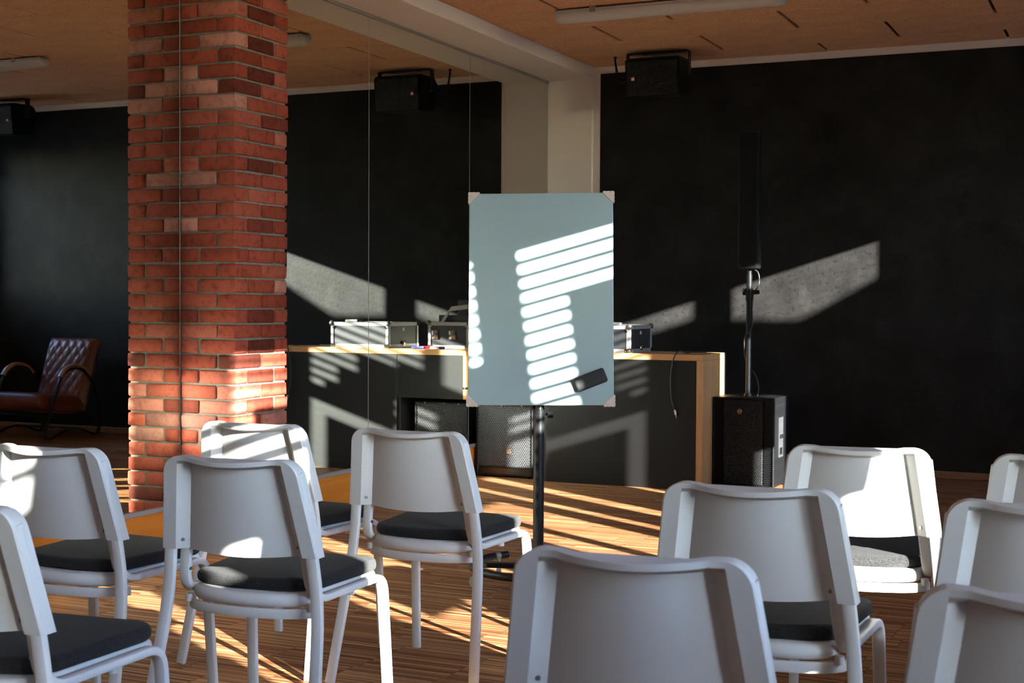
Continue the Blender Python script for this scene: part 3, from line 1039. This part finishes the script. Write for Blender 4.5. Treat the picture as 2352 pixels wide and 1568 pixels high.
# ------------------------------------------------------------------ tower loudspeaker
RX0, RX1, RY0, RY1, RZ = -2.552, -2.150, 8.715, 9.11, .585
ts = thing('tower_subwoofer', 'tall black subwoofer with slotted sides standing right of the bar desk', 'subwoofer', ((RX0+RX1)/2, RY0, 0))
hw = (RX1-RX0)/2; dp = RY1-RY0
bm = bmesh.new()
box(bm, -hw, hw, .016, dp, .014, RZ, .007, 2)
for s_ in (-1, 1): box(bm, s_*hw-.012*(s_ > 0), s_*hw+.012*(s_ < 0), 0, .02, .014, RZ, .003)
box(bm, -hw+.012, hw-.012, 0, .02, .014, .026, .002); box(bm, -hw+.012, hw-.012, 0, .02, RZ-.013, RZ, .002)
for x in (-.16, .16):
    for y in (.05, dp-.05): cyl(bm, (x, y, 0), (x, y, .0145), .018, n=10)
build('cabinet', bm, 'black_plastic', ts)
build('grille', cbox(-.128, .128, -.003, .0158, .028, RZ-.015, .004), 'grille_fine', ts)
for s_ in (-1, 1):
    bm = bmesh.new()
    for k in range(44):
        z = .034+k*.0121
        if z < RZ-.02: box(bm, s_*.165-.030, s_*.165+.030, .006, .016, z, z+.006)
    o = build('vent_slots', bm, 'black_plastic', ts); o['kind'] = 'stuff'
bd3 = thing('badge', '', '', (-.022+.0, -.0035, RZ-.088)); del bd3['label'], bd3['category']; bd3.parent = ts
bm = bmesh.new()
cyl(bm, (0, 0, 0), (0, -.0015, 0), .0155, n=24)
build('disc', bm, plain('disc_brown', (.10, .05, .03), .4), bd3, True)
bm = bmesh.new()
sweep(bm, [(math.cos(a)*.0145, -.002, math.sin(a)*.0145) for a in [2*PI*k/24 for k in range(24)]], circ(.0012, 6), up=(0, 1, 0), closed=True)
build('rim', bm, 'copper', bd3, True)
text_mesh('lettering', 'RCF', .0115, 'copper', bd3, (0, -.0022, 0), (PI/2, 0, 0), .0004)
# handle on its right side
bm = bmesh.new()
sweep(bm, [(hw+.002, .16+dy, zz) for dy, zz in [(-.035, .20), (.055, .20), (.055, .455), (-.035, .455)]], rrect(.010, .006, .002), up=(1, 0, 0), closed=True)
box(bm, hw-.001, hw+.001, .125, .215, .20, .455)
hd = build('handle', bm, plain('handle_grey', (.035, .035, .037), .3), ts)
bm = bmesh.new(); box(bm, hw, hw+.014, .14, .20, .32, .345, .004, 2); box(bm, hw, hw+.008, .14, .20, .215, .26, .003, 2)
build('grip', bm, 'black_plastic', hd)
for zz in (.055, RZ-.05):
    bm = bmesh.new(); box(bm, hw-.0005, hw+.0008, .02, dp-.01, zz, zz+.0025); build('groove', bm, 'black_steel', ts)

cs = thing('column_speaker', 'slim black column loudspeaker on its pole above the tower subwoofer', 'loudspeaker', (-2.365, 8.89, RZ))
bm = bmesh.new(); cyl(bm, (0, 0, 0), (0, 0, .79), .0185, n=16); build('pole', bm, 'black_plastic', cs, True)
bm = bmesh.new(); cyl(bm, (0, 0, 0), (0, 0, .018), .030, .024, n=18); build('pole_socket', bm, 'black_plastic', cs, True)
bm = bmesh.new(); cyl(bm, (0, 0, .70), (0, 0, .835), .0155, n=16); build('upper_pole', bm, 'black_plastic', cs, True)
bm = bmesh.new()
cyl(bm, (0, 0, .618), (0, 0, .70), .023, n=16)
box(bm, .0, .052, -.012, .012, .66, .69, .003)
cyl(bm, (.05, 0, .675), (.066, 0, .675), .013, n=10)
box(bm, -.044, -.01, -.008, .008, .655, .70, .003)
build('clamp', bm, 'black_plastic', cs, True)
bm = bmesh.new()
box(bm, -.064, .064, -.052, .05, .826, 1.708, .010, 2)
col_ = build('speaker_cabinet', bm, 'black_plastic', cs, True)
bm = bmesh.new()
for k in range(86):
    z = .84+k*.01
    box(bm, -.056, .056, -.056, -.0515, z, z+.0055)
o = build('grille_ribs', bm, 'black_plastic', col_); o['kind'] = 'stuff'
bm = bmesh.new()
sweep(bm, [Vector(p) for p in smooth_path([(.02, .01, .828), (.055, .01, .80), (.062, .01, .74), (.05, 0, .70), (.03, -.01, .66), (.024, -.012, .58), (.022, -.012, .45), (-.01, -.026, .40), (-.027, -.012, .36), (-.024, .01, .25), (.0, .028, .18), (.03, .02, .155), (.055, .01, .11), (.068, .0, .05), (.062, -.01, .003)], 7)], circ(.0045, 8), up=(0, 0, 1))
build('speaker_lead', bm, 'rubber', cs, True)

# ------------------------------------------------------------------ ceiling loudspeakers
def ceiling_speaker(x0, label, leads=True):
    W_ = .40
    r = thing('ceiling_speaker', label, 'loudspeaker', (x0+W_/2, 9.43, CEIL), 0, 'loudspeakers under the ceiling')
    body = bmesh.new()
    prof = [(-.14, -.055), (-.155, -.07), (-.13, -.335), (.10, -.30), (.14, -.10), (.10, -.05)]
    A = [[body.verts.new((x, y, z)) for y, z in prof] for x in (-W_/2, W_/2)]
    n = len(prof)
    body.faces.new(A[0]); body.faces.new(list(reversed(A[1])))
    for k in range(n): body.faces.new((A[0][k], A[1][k], A[1][(k+1) % n], A[0][(k+1) % n]))
    bmesh.ops.bevel(body, geom=list(body.edges), offset=.012, segments=2, affect='EDGES')
    cb = build('cabinet', body, 'black_plastic', r, True)
    fr = bmesh.new()
    a = Vector((0, -.1535, -.085)); c = Vector((0, -.1315, -.32)); nrm = Vector((0, -1, -.09)).normalized()
    for x in ():
        pass
    vs = [fr.verts.new(v) for v in (Vector((-W_/2+.016, 0, 0))+a+nrm*.002, Vector((W_/2-.016, 0, 0))+a+nrm*.002, Vector((W_/2-.016, 0, 0))+c+nrm*.002, Vector((-W_/2+.016, 0, 0))+c+nrm*.002)]
    f = fr.faces.new(vs)
    g = bmesh.ops.extrude_face_region(fr, geom=[f])
    for v in g['geom']:
        if isinstance(v, bmesh.types.BMVert): v.co += nrm*.004
    build('grille', fr, 'grille_fine', r)
    bm = bmesh.new()
    pts = [(-W_/2-.028, -.005, -.17), (-W_/2-.028, -.005, -.004), (W_/2+.028, -.005, -.004), (W_/2+.028, -.005, -.17)]
    sweep(bm, rounded(pts, .012, 4), rrect(.055, .006, .002), up=(0, 1, 0))
    for x in (-.11, .10): cyl(bm, (x, -.005, -.013), (x, -.005, -.006), .010, n=10)
    build('yoke', bm, 'black_steel', r)
    for s_ in (-1, 1):
        bm = bmesh.new()
        cyl(bm, (s_*(W_/2-.005), -.005, -.16), (s_*(W_/2+.036), -.005, -.16), .014, n=12)
        build('yoke_bolt', bm, 'black_steel', r, True)
    t_ = -W_/2+.063
    bd_ = build('badge', cbox(t_-.010, t_+.010, -.1555, -.150, -.215, -.190), 'white', r)
    build('badge_stripe', cbox(t_-.010, t_+.010, -.1565, -.151, -.198, -.1895), 'red', bd_)
    build('badge_print', cbox(t_-.007, t_+.007, -.1562, -.151, -.213, -.2095), plain('print_dark', (.03, .04, .10), .5), bd_)
    if leads:
        for q, ctrl in enumerate(([(-.345, .06, -.001), (-.345, .06, -.03), (-.338, .06, -.07), (-.325, .06, -.12), (-.29, .05, -.155), (-.25, .04, -.12), (-.225, .03, -.07), (-.20, .03, -.05), (-.195, .02, -.075)],
                        [(-.352, .06, -.001), (-.350, .06, -.04), (-.342, .06, -.09), (-.335, .06, -.14), (-.30, .05, -.19), (-.24, .05, -.17), (-.20, .05, -.14)])):
            bm = bmesh.new(); sweep(bm, smooth_path(ctrl, 7), circ(.0045, 8), up=(1, 0, 0))
            build('lead', bm, 'rubber', r, True)
        bm = bmesh.new(); cyl(bm, (-.348, .06, -.012), (-.348, .06, 0), .011, n=10); build('lead_grommet', bm, 'rubber', r)
    return r
ceiling_speaker(-3.378, 'black loudspeaker hung in a yoke from the ceiling, right of the beam')
ceiling_speaker(.63, 'black ceiling loudspeaker seen only in the mirror at the far left', False)

# ------------------------------------------------------------------ ceiling lamps
def batten(x0, label):
    r = thing('ceiling_lamp', label, 'lamp', (x0+.71, 7.87, CEIL), 0, 'fluorescent lamps on the ceiling')
    bm = bmesh.new()
    n = 14
    prof = [(math.cos(a)*.062, -.030+math.sin(a)*.052) for a in [PI+PI*k/10 for k in range(11)]]
    secs = []
    for x, s_ in ((-.71, .45), (-.703, .72), (-.69, .9), (-.665, 1), (.665, 1), (.69, .9), (.703, .72), (.71, .45)):
        secs.append([bm.verts.new((x, y*s_, -.030+(z+.030)*s_)) for y, z in prof])
    for i in range(len(secs)-1):
        for k in range(10): bm.faces.new((secs[i][k], secs[i][k+1], secs[i+1][k+1], secs[i+1][k]))
        bm.faces.new((secs[i][10], secs[i][0], secs[i+1][0], secs[i+1][10]))
    bm.faces.new(secs[0]); bm.faces.new(secs[-1])
    build('diffuser', bm, 'lamp', r, True)
    build('housing', cbox(-.695, .695, -.058, .058, -.030, -.010, .004), 'caster', r)
    for x in (-.45, .45):
        bm = bmesh.new(); box(bm, x-.02, x+.02, -.063, .063, -.038, 0, .002); build('mounting_clip', bm, 'trim_grey', r)
    return r
batten(-3.31, 'long grey fluorescent lamp under the ceiling at the top edge, unlit')
batten(-1.06, 'unlit fluorescent lamp seen only in the mirror, left of the brick pillar')

# ------------------------------------------------------------------ armchair (seen in the mirror)
ac = thing('armchair', 'brown quilted leather armchair with black steel frame, seen in the mirror', 'armchair', (.33, 9.32, 0), 0)
def side_loop(x):
    p = [(x, -.335, .045), (x, -.30, .16), (x, -.22, .36), (x, -.135, .53), (x, -.05, .590), (x, .05, .60), (x, .15, .565), (x, .25, .46), (x, .315, .30), (x, .335, .13), (x, .315, .035), (x, .27, .018), (x, .20, .035), (x, .10, .07), (x, 0, .085), (x, -.10, .075), (x, -.20, .04), (x, -.29, .018)]
    P = [Vector(q) for q in p]
    out = []
    n = len(P)
    for i in range(n):
        p0, p1, p2, p3 = P[i-1], P[i], P[(i+1) % n], P[(i+2) % n]
        for k in range(4):
            s = k/4
            out.append(.5*((2*p1)+(p2-p0)*s+(2*p0-5*p1+4*p2-p3)*s*s+(3*p1-p0-3*p2+p3)*s**3))
    return out
for x in (-.32, .32):
    bm = bmesh.new(); sweep(bm, side_loop(x), rrect(.032, .017, .004), up=(1, 0, 0), closed=True)
    build('side_frame', bm, 'black_steel', ac, True)
    bm = bmesh.new()
    sweep(bm, smooth_path([(x, -.15, .532), (x, -.10, .588), (x, -.02, .622), (x, .06, .622), (x, .14, .595), (x, .20, .54)], 5), rrect(.050, .026, .009), up=(1, 0, 0))
    build('armrest', bm, 'arm_wood', ac, True)
bm = bmesh.new()
for y, z in ((-.18, .20), (.22, .16), (0, .085)): cyl(bm, (-.32, y, z), (.32, y, z), .011, n=10)
build('crossbar', bm, 'black_steel', ac, True)
def pad(name, sx_, sy_, sz_, quilt, mat4, nx=30, ny=36):
    bm = bmesh.new()
    def pt(u, v, top):
        ex_ = 1-abs(2*u-1)**8; ey_ = 1-abs(2*v-1)**8
        pil_ = (ex_*ey_)**.5
        z = sz_/2*pil_
        if top and quilt:
            a = (u*6+v*4.5) ; b_ = (u*6-v*4.5)
            z += .011*(abs(math.sin(PI*a))*abs(math.sin(PI*b_)))**.6*pil_ - .004
        return Vector(((u-.5)*sx_, (v-.5)*sy_, z if top else -sz_/2*pil_))
    for top in (True, False):
        g = [[bm.verts.new(pt(i/nx, j/ny, top)) for i in range(nx+1)] for j in range(ny+1)]
        for j in range(ny):
            for i in range(nx): bm.faces.new((g[j][i], g[j][i+1], g[j+1][i+1], g[j+1][i]))
    bmesh.ops.remove_doubles(bm, verts=bm.verts, dist=.0008)
    bmesh.ops.transform(bm, matrix=mat4, verts=bm.verts)
    return build(name, bm, 'leather', ac, True, sharp=2)
pad('seat', .56, .58, .17, False, Matrix.Translation((0, -.08, .300)) @ Matrix.Rotation(math.radians(-6), 4, 'X'))
pad('backrest', .54, .66, .14, True, Matrix.Translation((-.012, .285, .532)) @ Matrix.Rotation(math.radians(72), 4, 'X') @ Matrix.Identity(4), 48, 60)
